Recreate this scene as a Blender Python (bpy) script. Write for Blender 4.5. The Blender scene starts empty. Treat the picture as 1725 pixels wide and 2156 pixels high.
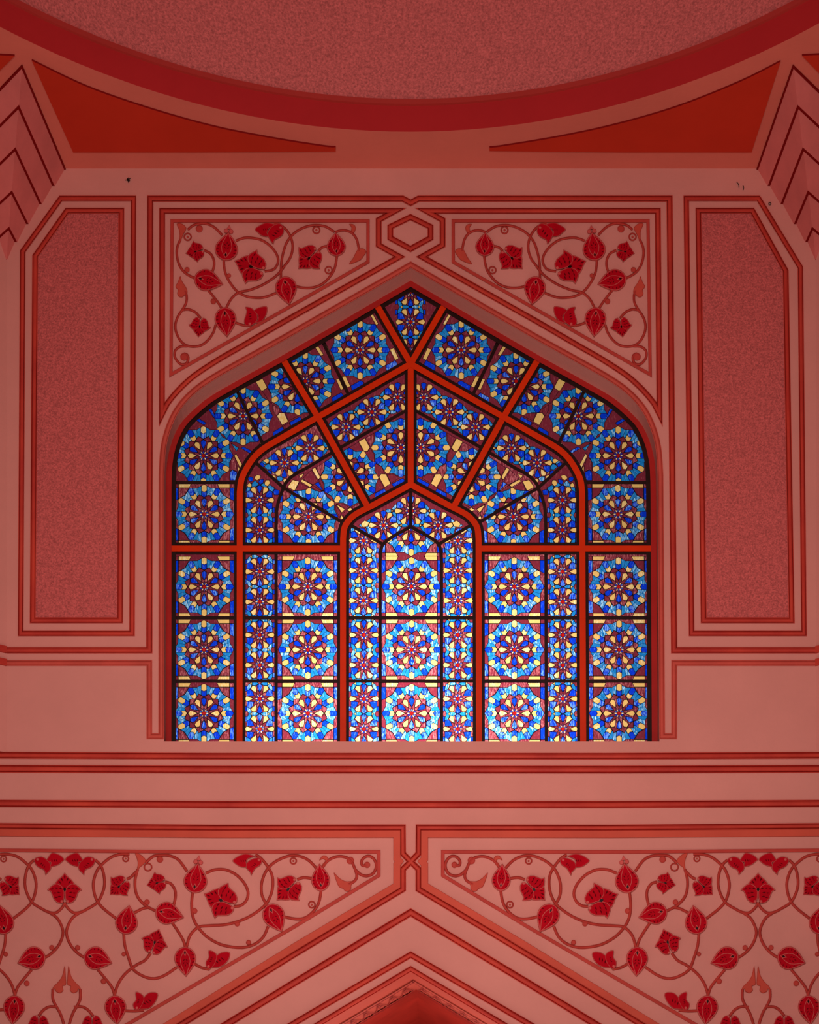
import bpy, math, random
from mathutils import Vector
from mathutils.geometry import delaunay_2d_cdt, tessellate_polygon
random.seed(7)
sc = bpy.context.scene
COL = sc.collection
# ------------------------------------------------------------------ camera model
F = 2900.0; S = 0.01; D = F * S; XP = 933.0; YH = 2255.0; X0 = 866.0
CAMX = (XP - X0) * S; CAMZ = 1.6
cam = bpy.data.cameras.new('camera'); cam_o = bpy.data.objects.new('camera', cam); COL.objects.link(cam_o)
cam_o.location = (CAMX, -D, CAMZ); cam_o.rotation_euler = (math.pi / 2, 0, 0)
cam.sensor_fit = 'AUTO'; cam.sensor_width = 36; cam.lens = 36 * F / 2156
cam.shift_x = -(XP - 862.5) / 2156; cam.shift_y = (YH - 1078) / 2156
cam.clip_end = 400
sc.camera = cam_o
MX = 1730.0
RT = [(0, .99), (412, .9937), (960, 1.0015), (1300, 1.008), (1560, 1.008), (1838, 1.004), (2156, 1.004), (3000, 1.0)]
def ratio(y):
    if y <= 0: return .99
    for (a, ra), (b, rb) in zip(RT, RT[1:]):
        if y <= b: return ra + (rb - ra) * (y - a) / (b - a)
    return 1.0
def P(x, y, d=0.0):
    """photo point -> place on the wall's plane moved d metres towards the room"""
    if x > 865: x = 865 + (x - 865) * ratio(y)
    k = (D - d) / F
    return (CAMX + (x - XP) * k, -d, CAMZ + (YH - y) * k)
ZC = CAMZ + 1900 * S          # ceiling height
def C(x, y, z=ZC):
    k = (z - CAMZ) / (YH - y)
    return (CAMX + (x - XP) * k, -D + F * k, z)
def mir(pts): return [(MX - x, y) for x, y in pts]
# ------------------------------------------------------------------ materials
def srgb(c):
    return tuple((v / 255 / 12.92 if v <= 10 else ((v / 255 + .055) / 1.055) ** 2.4) for v in c) + (1,)
def mat(name, col, rough=.7, var=0.0, scale=1.0, bump=0.0, bscale=40, var2=None, spec=.08, detail=6, coords='Object', stretch=None):
    m = bpy.data.materials.new(name); m.use_nodes = True
    nt = m.node_tree; n = nt.nodes; l = nt.links
    b = n['Principled BSDF']; b.inputs['Roughness'].default_value = rough
    b.inputs['Specular IOR Level'].default_value = spec
    b.inputs['Base Color'].default_value = tuple(col) + (1,)
    tc = n.new('ShaderNodeTexCoord')
    if var:
        nz = n.new('ShaderNodeTexNoise'); nz.inputs['Scale'].default_value = scale; nz.inputs['Detail'].default_value = detail
        nz.inputs['Roughness'].default_value = .65
        if stretch:
            mp = n.new('ShaderNodeMapping'); mp.inputs['Scale'].default_value = stretch
            l.new(tc.outputs[coords], mp.inputs['Vector']); l.new(mp.outputs['Vector'], nz.inputs['Vector'])
        else: l.new(tc.outputs[coords], nz.inputs['Vector'])
        r = n.new('ShaderNodeValToRGB'); r.color_ramp.elements[0].position = .3; r.color_ramp.elements[1].position = .7
        lo = tuple(v * (1 - var) for v in col); hi = var2 or tuple(min(1, v * (1 + var)) for v in col)
        r.color_ramp.elements[0].color = lo + (1,); r.color_ramp.elements[1].color = tuple(hi) + (1,)
        l.new(nz.outputs['Fac'], r.inputs['Fac']); l.new(r.outputs['Color'], b.inputs['Base Color'])
    if bump:
        nb = n.new('ShaderNodeTexNoise'); nb.inputs['Scale'].default_value = bscale; nb.inputs['Detail'].default_value = 4
        l.new(tc.outputs[coords], nb.inputs['Vector'])
        bp = n.new('ShaderNodeBump'); bp.inputs['Strength'].default_value = bump; bp.inputs['Distance'].default_value = .05
        l.new(nb.outputs['Fac'], bp.inputs['Height']); l.new(bp.outputs['Normal'], b.inputs['Normal'])
    return m
M = {}
M['pink'] = mat('pink_plaster', (.61, .208, .170), .8, .07, .35, .08, 14)
M['ceil'] = mat('ceiling_plaster', (.66, .15, .105), .8, .08, .4, .05, 14)
M['red'] = mat('red_moulding_paint', (.47, .031, .024), .5, .20, .6, .05, 20, var2=(.58, .052, .030))
M['orange'] = mat('orange_red_flat_paint', (.55, .068, .040), .6, .12, .5)
M['rough'] = mat('rough_pink_infill', (.50, .088, .080), .9, .34, 30, .35, 48, detail=2)
M['dome'] = mat('rough_pink_dome', (.60, .125, .115), .9, .32, 22, .3, 36, detail=2)
M['ring'] = mat('dark_red_ring', (.46, .019, .021), .6, .06, .5)
M['lip'] = mat('red_ring_lip', (.44, .035, .028), .6, .06, .5)
M['spandrel'] = mat('orange_red_panel', (.53, .030, .012), .6, .07, .5)
M['spedge'] = mat('crimson_panel_edge', (.20, .004, .004), .6)
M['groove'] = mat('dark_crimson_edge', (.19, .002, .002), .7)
M['muq'] = mat('pink_corner_plaster', (.66, .16, .14), .8, .12, .9)
M['mullion'] = mat('red_lead_paint', (.60, .024, .002), .45, .10, 1.2)
M['frame'] = mat('deep_red_frame_paint', (.36, .014, .012), .5, .12, 1.0)
M['bar'] = mat('dark_brown_bar', (.022, .006, .005), .5, .3, 2.0)
M['stem'] = mat('terracotta_stem', (.45, .041, .030), .6, .12, 1.5)
M['rim'] = mat('rose_rim', (.55, .075, .065), .6, .10, 2)
M['crimson'] = mat('crimson_petal', (.42, .0012, .008), .75, .12, 3, spec=.05)
M['seed'] = mat('dark_seed', (.10, .001, .003), .7, spec=.02)
M['leaf'] = mat('orange_red_leaf', (.50, .055, .034), .6, .08, 1.5)
M['stone'] = mat('black_inset', (.012, .002, .002), .4)
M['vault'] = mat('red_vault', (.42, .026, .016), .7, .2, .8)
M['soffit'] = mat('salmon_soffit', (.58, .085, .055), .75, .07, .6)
M['floor'] = mat('rose_carpet', (.36, .14, .12), .9, .1, 1)
M['line2'] = mat('red_groove_shade', (.30, .014, .010), .6, .2, 2)  # softer groove red, with shading put into the colour
M['arris'] = mat('terracotta_edge_paint', (.52, .066, .046), .6, .12, 1.2)
M['line'] = mat('dark_red_groove_shade', (.34, .006, .004), .6, .2, 2)  # moulding red darkened to paint in the shade of the grooves
M['lead'] = mat('black_lead', (.006, .003, .008), .6)
def glass(name, col, light, lo, hi, ang):
    m = bpy.data.materials.new(name); m.use_nodes = True
    nt = m.node_tree; n = nt.nodes; l = nt.links
    for x in list(n):
        if x.type != 'OUTPUT_MATERIAL': n.remove(x)
    out = [x for x in n if x.type == 'OUTPUT_MATERIAL'][0]
    tr = n.new('ShaderNodeBsdfTransparent'); gl = n.new('ShaderNodeBsdfGlossy'); mx = n.new('ShaderNodeMixShader')
    gl.inputs['Roughness'].default_value = .25; gl.inputs['Color'].default_value = (.5, .5, .5, 1); mx.inputs[0].default_value = .02
    tc = n.new('ShaderNodeTexCoord'); mp = n.new('ShaderNodeMapping'); nz = n.new('ShaderNodeTexNoise')
    mp.inputs['Rotation'].default_value = (0, ang, 0); mp.inputs['Scale'].default_value = (42, 1, 9)
    nz.inputs['Scale'].default_value = 1.0; nz.inputs['Detail'].default_value = 5; nz.inputs['Distortion'].default_value = 1.2
    l.new(tc.outputs['Object'], mp.inputs['Vector']); l.new(mp.outputs['Vector'], nz.inputs['Vector'])
    r = n.new('ShaderNodeValToRGB'); r.color_ramp.elements[0].position = lo; r.color_ramp.elements[1].position = hi
    r.color_ramp.elements[0].color = tuple(col) + (1,); r.color_ramp.elements[1].color = tuple(light) + (1,)  # second stop paints streaks of bright sky into the glass tint
    l.new(nz.outputs['Fac'], r.inputs['Fac']); l.new(r.outputs['Color'], tr.inputs['Color'])
    l.new(tr.outputs[0], mx.inputs[1]); l.new(gl.outputs[0], mx.inputs[2]); l.new(mx.outputs[0], out.inputs['Surface'])
    return m
GC = {'mag': ((.185, .017, .032), (.62, .17, .18)), 'gold': ((.80, .46, .135), (.98, .76, .42)),
      'blue': ((.001, .034, .60), (.22, .48, .95)), 'cyan': ((.008, .19, .52), (.58, .86, 1.0)),
      'white': ((.82, .66, .46), (.95, .85, .7)), 'cblue': ((.002, .026, .50), (.12, .34, .86)), 'red': ((.42, .004, .004), (.6, .02, .02))}
GM = []; GI = {}
for k, (a, b) in GC.items():
    GI[k] = []
    for v, (lo, hi, ang) in enumerate([(.56, 1.0, .3), (.47, .68, 1.2), (.47, .68, -.6)]):
        GI[k].append(len(GM)); GM.append(glass('stained_glass_%s_%s' % (k, 'abc'[v]), a, b, lo, hi, ang))
GM.append(M['lead']); LEAD = len(GM) - 1
# ------------------------------------------------------------------ object helpers
def mk(name, vf, mats, parent=None, smooth=False):
    v, f = vf[0], vf[1]; mi = vf[2] if len(vf) > 2 else None
    me = bpy.data.meshes.new(name); me.from_pydata([tuple(p) for p in v], [], f)
    for m in (mats if isinstance(mats, (list, tuple)) else [mats]): me.materials.append(m)
    if mi: me.polygons.foreach_set('material_index', mi)
    if smooth: me.polygons.foreach_set('use_smooth', [True] * len(f))
    me.update()
    o = bpy.data.objects.new(name, me); COL.objects.link(o)
    if parent: o.parent = parent
    return o
def tag(o, label, cat, group=None, kind=None):
    o['label'] = label; o['category'] = cat
    if group: o['group'] = group
    o['kind'] = kind or 'thing'
    return o
def thing(name, label, cat, group=None, kind=None):
    o = bpy.data.objects.new(name, None); COL.objects.link(o); o.empty_display_size = .2
    return tag(o, label, cat, group, kind)
class MB:
    def __init__(s): s.v = []; s.f = []; s.m = []
    def add(s, v, f, m=0):
        b = len(s.v); s.v += list(v); s.f += [tuple(i + b for i in q) for q in f]; s.m += ([m] * len(f) if isinstance(m, int) else list(m)); return s
    @property
    def vf(s): return s.v, s.f, s.m
# ------------------------------------------------------------------ 2D helpers
def offset_path(pts, o, closed=False, limit=6.0):
    n = len(pts); out = []
    for i in range(n):
        a = pts[i - 1] if (i > 0 or closed) else None
        b = pts[i]; c = pts[(i + 1) % n] if (i < n - 1 or closed) else None
        def nrm(p, q):
            dx, dy = q[0] - p[0], q[1] - p[1]; L = math.hypot(dx, dy) or 1; return (dy / L, -dx / L)
        n1 = nrm(a, b) if a else nrm(b, c); n2 = nrm(b, c) if c else n1
        mx, my = n1[0] + n2[0], n1[1] + n2[1]; L = math.hypot(mx, my)
        if L < 1e-6: mx, my = n1; k = 1
        else:
            mx /= L; my /= L; k = min(limit, 1 / max(.05, mx * n1[0] + my * n1[1]))
        out.append((b[0] + mx * o * k, b[1] + my * o * k))
    return out
def sweep(mb, pts, prof, closed=False, m=0, base=0.0, caps=True, proj=P):
    """prof: list of (offset px, depth m)"""
    rings = [[proj(x, y, base + d) for x, y in offset_path(pts, o, closed)] for o, d in prof]
    n = len(pts); v = [p for r in rings for p in r]; f = []
    for j in range(len(prof) - 1):
        for i in range(n if closed else n - 1):
            k = (i + 1) % n
            f.append((j * n + i, j * n + k, (j + 1) * n + k, (j + 1) * n + i))
    if caps and not closed and len(prof) > 2:
        f.append(tuple(j * n for j in range(len(prof)))); f.append(tuple(j * n + n - 1 for j in range(len(prof) - 1, -1, -1)))
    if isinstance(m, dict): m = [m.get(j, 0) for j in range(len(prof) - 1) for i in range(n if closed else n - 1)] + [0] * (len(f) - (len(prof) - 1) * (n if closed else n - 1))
    return mb.add(v, f, m)
GRV = {2: 1, 3: 1, 8: 1, 9: 1}  # profile strips that take the painted groove shade
MOULD = [(.5, 0), (.5, .42), (.41, .46), (.355, .30), (.30, .70), (.15, .96), (0, 1), (-.15, .96), (-.30, .70), (-.355, .30), (-.41, .46), (-.5, .42), (-.5, 0)]
def prof(w, h): return [(o * w, d * h) for o, d in MOULD]
def box(w, d0, d1): return [(w / 2, d0), (w / 2, d1), (-w / 2, d1), (-w / 2, d0)]
def tube(w, h): return [(-w / 2, 0), (-w * .46, h * .45), (-w * .28, h * .85), (0, h), (w * .28, h * .85), (w * .46, h * .45), (w / 2, 0)]
def flat(w, h): return [(w / 2, 0), (w / 2, h * .8), (w / 2 - .8, h), (-w / 2 + .8, h), (-w / 2, h * .8), (-w / 2, 0)]
def spline(pts, per=6, closed=False):
    n = len(pts); out = []
    rng = n if closed else n - 1
    for i in range(rng):
        if closed: p0, p1, p2, p3 = pts[i - 1], pts[i], pts[(i + 1) % n], pts[(i + 2) % n]
        else: p0, p1, p2, p3 = pts[max(0, i - 1)], pts[i], pts[i + 1], pts[min(n - 1, i + 2)]
        for t in range(per):
            t /= per
            out.append(tuple(.5 * (2 * p1[k] + (p2[k] - p0[k]) * t + (2 * p0[k] - 5 * p1[k] + 4 * p2[k] - p3[k]) * t * t + (3 * p1[k] - p0[k] - 3 * p2[k] + p3[k]) * t ** 3) for k in (0, 1)))
    if not closed: out.append(pts[-1])
    return out
def area2(p): return sum(p[i - 1][0] * p[i][1] - p[i][0] * p[i - 1][1] for i in range(len(p)))
def inset(p, o):
    """shrink a closed outline by o px, pinching sharp tips only a little"""
    return offset_path(p, o if area2(p) < 0 else -o, True, 1.6) if False else offset_path(p, -o if area2(p) > 0 else o, True, 1.8)
def fill(p):
    t = tessellate_polygon([[Vector((x, y, 0)) for x, y in p]]); return [tuple(q) for q in t]
def plate(mb, p, d0, d1, bev=.8, m=0, mtop=None):
    """raised plate with rounded edge from an outline in px"""
    n = len(p); q = inset(p, -0.0 + bev)
    v = [P(x, y, d0) for x, y in p] + [P(x, y, d0 + (d1 - d0) * .7) for x, y in p] + [P(x, y, d1) for x, y in q]
    f = [(j * n + i, j * n + (i + 1) % n, (j + 1) * n + (i + 1) % n, (j + 1) * n + i) for j in (0, 1) for i in range(n)]
    ms = [m] * len(f)
    for t in fill(q): f.append(tuple(2 * n + i for i in t)); ms.append(m if mtop is None else mtop)
    return mb.add(v, f, ms)
def face(mb, p, d, m=0):
    return mb.add([P(x, y, d) for x, y in p], fill(p), m)
def cdt_faces(loops, keep):
    vs = []; es = []
    for lp in loops:
        b = len(vs); vs += [Vector(p) for p in lp]; es += [(b + i, b + (i + 1) % len(lp)) for i in range(len(lp))]
    vo, eo, fo, *_ = delaunay_2d_cdt(vs, es, [], 0, 1e-6)
    out = []
    for f in fo:
        c = [sum(vo[i][k] for i in f) / len(f) for k in (0, 1)]
        if keep(c): out.append(tuple(f))
    return [tuple(v) for v in vo], out
def inside(c, p):
    x, y = c; r = False; n = len(p)
    for i in range(n):
        x1, y1 = p[i - 1]; x2, y2 = p[i]
        if (y1 > y) != (y2 > y) and x < (x2 - x1) * (y - y1) / (y2 - y1) + x1: r = not r
    return r
def near(path, q):
    best = (1e18, 0, 0)
    for i in range(len(path) - 1):
        (ax, ay), (bx, by) = path[i], path[i + 1]; dx, dy = bx - ax, by - ay; L = dx * dx + dy * dy or 1
        t = max(0, min(1, ((q[0] - ax) * dx + (q[1] - ay) * dy) / L)); d = (ax + t * dx - q[0]) ** 2 + (ay + t * dy - q[1]) ** 2
        if d < best[0]: best = (d, i + t, (ax + t * dx, ay + t * dy))
    return best[1], best[2]
def sub(path, a, b):
    ta, pa = near(path, a); tb, pb = near(path, b)
    if ta <= tb: return [pa] + [path[i] for i in range(int(ta) + 1, int(math.ceil(tb))) if ta < i < tb] + [pb]
    return list(reversed(sub(path, b, a)))
def resample(path, n):
    L = [0]
    for a, b in zip(path, path[1:]): L.append(L[-1] + math.hypot(b[0] - a[0], b[1] - a[1]))
    out = []; j = 0
    for k in range(n):
        s = L[-1] * k / (n - 1)
        while j < len(L) - 2 and L[j + 1] < s: j += 1
        t = (s - L[j]) / ((L[j + 1] - L[j]) or 1); a, b = path[j], path[j + 1]
        out.append((a[0] + (b[0] - a[0]) * t, a[1] + (b[1] - a[1]) * t))
    return out
def both(half):
    """half: from the middle outwards on the left -> whole line, left end to right end"""
    return list(reversed(half)) + mir(half)[1:]
# ------------------------------------------------------------------ traced lines (left half, middle outwards)
def arc(straight, curve, tail): return straight[:-1] + spline(straight[-1:] + curve + tail[:1], 5)[:-1] + tail
ARRIS = arc([(865, 557), (600, 709), (509, 759.5)], [(457, 789), (423, 811), (400, 830), (379, 853.5), (363, 880), (350, 915), (343, 950)], [(340, 1000), (339.5, 1550)])
FRAME = arc([(865, 597), (700, 694), (591, 757), (512, 801)], [(451, 836), (424, 856), (398, 880), (383, 898), (371, 922), (362, 950), (356.5, 985)], [(355.2, 1040), (355, 1566)])
MID = arc([(865, 766), (669.5, 878), (592, 922.5)], [(556, 944), (534, 964), (517, 990), (508, 1012)], [(505, 1037), (504.5, 1566)])
INN = arc([(865, 1020), (785, 1064)], [(763, 1075), (746, 1085), (733, 1098), (725, 1113)], [(722.7, 1135), (722.5, 1566)])
CARC = arc([(865, 1109), (832, 1127)], [(814, 1139), (806, 1147.5), (802, 1160)], [(800.5, 1180), (800.5, 1566)])
BAND2 = [(841.4, 540.6), (600, 676), (509, 729)] + spline([(509, 729), (457, 759), (413, 788), (388, 809), (367, 831), (352, 850)], 4)[1:] + [(341, 872)]
# ------------------------------------------------------------------ back wall with the window opening and the lower arch opening
hole = offset_path(both(ARRIS), -5.7)
if hole[len(hole) // 2][1] < 557: hole = offset_path(both(ARRIS), 5.7)
hole = resample(hole, 161); hole[0] = (hole[0][0], 1561.0); hole[-1] = (hole[-1][0], 1561.0)
LOW = [(865, 2046)] + [(665, 2166)] + spline([(665, 2166), (575, 2228), (525, 2290), (505, 2360), (500, 2415)], 4)[1:]
low = both(LOW)
outer = [(-900, 300), (2630, 300), (2630, 2415.5), (-900, 2415.5)]
def wall_face(d, hl):
    vs, fs = cdt_faces([outer, hl, low], lambda c: inside(c, outer) and not inside(c, hl) and not inside(c, low))
    return [P(x, y, d) for x, y in vs], fs
wb = MB(); wb.add(*wall_face(0, hole))
fo = offset_path(both(FRAME), 5.6)
if fo[len(fo) // 2][1] > 597: fo = offset_path(both(FRAME), -5.6)
back_hole = resample(fo, 161); back_hole[0] = (back_hole[0][0], 1566); back_hole[-1] = (back_hole[-1][0], 1566)
rings = [[P(x, y, 0) for x, y in hole], [P(x, y, -.5) for x, y in back_hole], [P(x, y, -.95) for x, y in back_hole]]
n = len(hole)
wb.add(sum(rings, []), [(j * n + i, j * n + (i + 1) % n, (j + 1) * n + (i + 1) % n, (j + 1) * n + i) for j in (0, 1) for i in range(n)])
wb.add(*wall_face(-.95, back_hole))
tag(mk('wall_back', wb.vf, M['pink']), 'pink plaster wall around the stained glass window', 'wall', kind='structure')
# ------------------------------------------------------------------ floor, ceiling, side walls
tag(mk('floor', ([(-60, -70, 0), (60, -70, 0), (60, 40, 0), (-60, 40, 0)], [(0, 1, 2, 3)]), M['floor']), 'rose floor of the hall below the picture', 'floor', kind='structure')
RR = 11.17; RY = -D + 27.86 - RR
circ = [(RR * math.cos(a), RY + RR * math.sin(a)) for a in [2 * math.pi * i / 180 for i in range(180)]]
rect = [(-26, -40), (26, -40), (26, 1.5), (-26, 1.5)]
vs, fs = cdt_faces([rect, circ], lambda c: c[0] ** 2 + (c[1] - RY) ** 2 > RR * RR * .9995)
cb = MB(); cb.add([(x, y, ZC) for x, y in vs], fs)
tag(mk('ceiling', cb.vf, M['ceil']), 'pink plaster ceiling with round opening for the dome', 'ceiling', kind='structure')
OXL = (14 - X0) * S; OXR = -OXL
ZB = CAMZ + (YH - 1584) * S
for side, ox, sx in (('left', OXL, -1), ('right', OXR, 1)):
    q = .70711; L = 12
    a = (ox, 0); b = (ox + sx * q * L, -q * L)
    t = (sx * q * .6, q * .6)
    v = [(a[0], a[1], ZB), (b[0], b[1], ZB), (b[0], b[1], ZC), (a[0], a[1], ZC), (a[0] + t[0], a[1] + t[1], ZB), (b[0] + t[0], b[1] + t[1], ZB), (b[0] + t[0], b[1] + t[1], ZC), (a[0] + t[0], a[1] + t[1], ZC)]
    tag(mk('wall_' + side, (v, [(0, 1, 2, 3), (0, 1, 5, 4), (4, 5, 6, 7), (0, 4, 7, 3), (1, 5, 6, 2)]), M['pink']), 'pink side wall turning off the %s corner' % side, 'wall', kind='structure')
    for y0, y1 in ((1362, 1376), (1389, 1403)):
        z0 = CAMZ + (YH - y1) * S; z1 = CAMZ + (YH - y0) * S
        e = (-sx * q * .06, -q * .06)
        pa = (a[0] + sx * q * .02, a[1] - q * .02)
        v = [(p[0] + k * e[0], p[1] + k * e[1], z) for z in (z0, z1) for k in (0, 1) for p in (pa, b)]
        mk('trim_%d' % (1 + (y0 > 1370) + 2 * (sx > 0)), (v, [(0, 1, 3, 2), (4, 5, 7, 6), (0, 1, 5, 4), (2, 3, 7, 6), (0, 2, 6, 4)]), M['red'])
        o = bpy.data.objects[-1] if False else COL.objects[-1]
        tag(o, '%s red string course on the %s side wall' % ('upper' if y0 < 1370 else 'lower', side), 'moulding', kind='structure')
# ------------------------------------------------------------------ dome
dome = thing('dome', 'rough pink dome inside a dark red ring at the top', 'dome')
NS = 180
def revolve(profile, m=0):
    v = [(r * math.cos(2 * math.pi * i / NS), RY + r * math.sin(2 * math.pi * i / NS), z) for r, z in profile for i in range(NS)]
    f = [(j * NS + i, j * NS + (i + 1) % NS, (j + 1) * NS + (i + 1) % NS, (j + 1) * NS + i) for j in range(len(profile) - 1) for i in range(NS)]
    return v, f
zf = ZC + .52
mk('fascia_ring', revolve([(RR, ZC), (RR, zf)]), M['ring'], dome)
mk('lip', revolve([(RR, zf), (RR - .06, zf), (RR - .06, zf + .10), (RR - .01, zf + .10)]), M['lip'], dome)
zl = zf + .10
mk('shell', revolve([(RR * math.cos(a) - .01, zl + RR * .95 * math.sin(a)) for a in [math.pi / 2 * i / 40 for i in range(40)]] + [(.01, zl + RR * .95)]), M['dome'], dome, True)
# ------------------------------------------------------------------ orange ceiling panels (they hang a little below the ceiling)
def reflect(p, ox, sx):
    """mirror across the corner's bisector plane"""
    ux, uy = -sx * .38268, -.92388
    x, y = p[0] - ox, p[1]; k = 2 * (x * ux + y * uy)
    return (ox + k * ux - x, k * uy - y, p[2])
SPL = spline([(67, 128), (183, 183), (313, 228.5), (450, 267), (576.5, 292), (681, 308.5), (707, 310.5)], 6) + [(707, 319), (420, 321), (154, 321)]
SPR = [(865 + (865 - x) * 1.0, y) for x, y in SPL]
SPR = spline([(1644, 130), (1560, 172), (1430, 224), (1300, 262), (1180, 288), (1060, 308), (1031, 311)], 6) + [(1031, 318), (1310, 321), (1583, 321)]
lab = {'left': 'large orange red triangular ceiling panel left of the ring tip, above the left floral panel',
       'right': 'large orange red triangular ceiling panel on the right, above the right floral panel',
       'far left': 'orange red ceiling panel whose tip shows at the left edge beyond the corner',
       'far right': 'orange red ceiling panel cut by the right edge beyond the corner'}
def slab(pts3, label):
    n = len(pts3); v = list(pts3) + [(x, y, ZC) for x, y, z in pts3]
    mb = MB(); mb.add(v, [(i, (i + 1) % n, n + (i + 1) % n, n + i) for i in range(n)], 1)
    mb.add(pts3, [tuple(t) for t in tessellate_polygon([[Vector((p[0], p[1], 0)) for p in pts3]])], 0)
    tag(mk('ceiling_panel', mb.vf, [M['spandrel'], M['spedge']]), label, 'panel', 'orange ceiling panels')
zp = ZC - .035
L3 = [C(x, y, zp) for x, y in SPL]; R3 = [C(x, y, zp) for x, y in SPR]
slab(L3, lab['left']); slab(R3, lab['right'])
slab([reflect(p, OXL, -1) for p in L3], lab['far left']); slab([reflect(p, OXR, 1) for p in R3], lab['far right'])
# ------------------------------------------------------------------ stepped corner pendentives
BX = [137, 110, 83, 55, 31, 15]; BY = [355, 392, 430, 472, 510, 547]
for side, ox, sx in (('left', OXL, -1), ('right', OXR, 1)):
    root = thing('corner_pendentive', 'stepped pink plaster corner with red chevron edges at upper %s' % side, 'corner ornament', 'stepped corner pendentives')
    def chev(b, z):
        w = (b - 14) * S; a = w / .38268
        B = (ox - sx * w, 0.0, z); A = (ox - sx * w, -a * .92388, z)
        return [B, A, reflect(B, ox, sx), (ox, .05, z)]
    for k in range(5):
        zt = CAMZ + (YH - BY[k]) * S; zb = CAMZ + (YH - BY[k + 1]) * S
        top = chev(BX[k], zt); bot = chev(BX[k + 1] + (5.2 if k < 4 else 0), zb)
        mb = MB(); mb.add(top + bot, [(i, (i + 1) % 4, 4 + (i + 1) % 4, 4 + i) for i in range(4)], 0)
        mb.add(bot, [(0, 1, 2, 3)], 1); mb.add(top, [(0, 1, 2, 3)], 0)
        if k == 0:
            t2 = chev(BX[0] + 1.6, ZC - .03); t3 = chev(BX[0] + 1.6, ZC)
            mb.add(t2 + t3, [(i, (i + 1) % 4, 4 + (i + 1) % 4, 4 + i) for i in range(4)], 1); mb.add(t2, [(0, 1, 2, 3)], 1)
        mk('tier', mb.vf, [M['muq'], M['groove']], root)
# ------------------------------------------------------------------ mouldings of the wall (structure)
TN = [4]
def trim(parts, label, m='red', ln='line'):
    TN[0] += 1
    mb = MB()
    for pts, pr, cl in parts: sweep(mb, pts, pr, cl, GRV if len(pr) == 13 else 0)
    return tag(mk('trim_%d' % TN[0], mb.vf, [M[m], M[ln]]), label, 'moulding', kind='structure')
PW = prof(14, .075)
trim([(both([(865, 427), (848, 418), (316.5, 418), (314.5, 1369), (14, 1369)]), prof(13.2, .07), False)], 'red outer moulding framing the window bay and running to both corners', 'red', 'line2')
ar = both(ARRIS)
lft = [(14, 1396), (314.5, 1396), (314.5, 1550), (339.5, 1550)]
trim([(lft + ar[1:-1] + list(reversed(mir(lft))), prof(12, .06), False)], 'red moulding edging the window arch and its jambs', 'arris', 'arris')
for sgn in (0, 1):
    lp = [(341.5, 444), (832, 444), (797.5, 463), (797.5, 516)] + BAND2
    if sgn: lp = list(reversed(mir(lp)))
    trim([(lp, prof(12.6, .07), True)], 'red moulding around the %s upper floral panel' % ('right' if sgn else 'left'), 'red', 'line2')
for yl, ym, w, nm in ((1590, 1592, 14, 'uppermost'), (1618.5, 1620, 16.5, 'second'), (1691.5, 1694, 15.5, 'third')):
    trim([([(-900, yl - 2), (0, yl), (450, ym), (865, ym), (1280, ym), (1730, yl), (2630, yl - 2)], prof(w, .09), False)], '%s long red moulding under the window' % nm)
def hook(half): return half
for sgn in (0, 1):
    a = [(-900, 1735), (0, 1739), (450, 1743), (848, 1742.5), (848.5, 1797), (863.5 + .5, 1813), (881.5, 1830), (881.5, 1872), (1110, 2009.5), (1347, 2156), (1600, 2310)]
    b = [(-900, 1749), (0, 1753), (450, 1756.5), (836, 1756), (836, 1808), (841, 1813.5), (836, 1820), (836, 1864.5), (620, 1993.5), (357, 2156), (100, 2312)]
    if sgn: a = list(reversed(mir(a))); b = list(reversed(mir(b)))
    s = 'right' if sgn else 'left'
    trim([(a, prof(13, .10 + .004 * sgn), False)], 'red moulding from the %s crossing over in the middle into the arch band' % s)
    trim([(b, flat(15, .06), False)], 'flat orange red band around the %s lower floral panel' % s, 'orange')
trim([(both([(865, 1921), (620, 2069), (470, 2161), (200, 2325)]), prof(15.5, .09), False)], 'red arch moulding, outermost of three below the lower floral panels')
trim([(both([(865, 2010), (620, 2154), (400, 2285)]), prof(13, .09), False)], 'red arch moulding in the middle of three at the bottom')
trim([(both([(865, 2040), (671, 2156), (600, 2200)]), prof(11.5, .08), False)], 'red moulding on the edge of the lower arch', 'red')
# hexagon boss
hexa = [(822, 477.5), (864.5, 457), (907, 477.5), (907, 501), (864.5, 524), (822, 501)]
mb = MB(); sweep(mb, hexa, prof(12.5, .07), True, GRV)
tag(mk('hexagon_moulding', mb.vf, [M['red'], M['line']]), 'small red hexagon moulding between the two upper floral panels', 'moulding')
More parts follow.
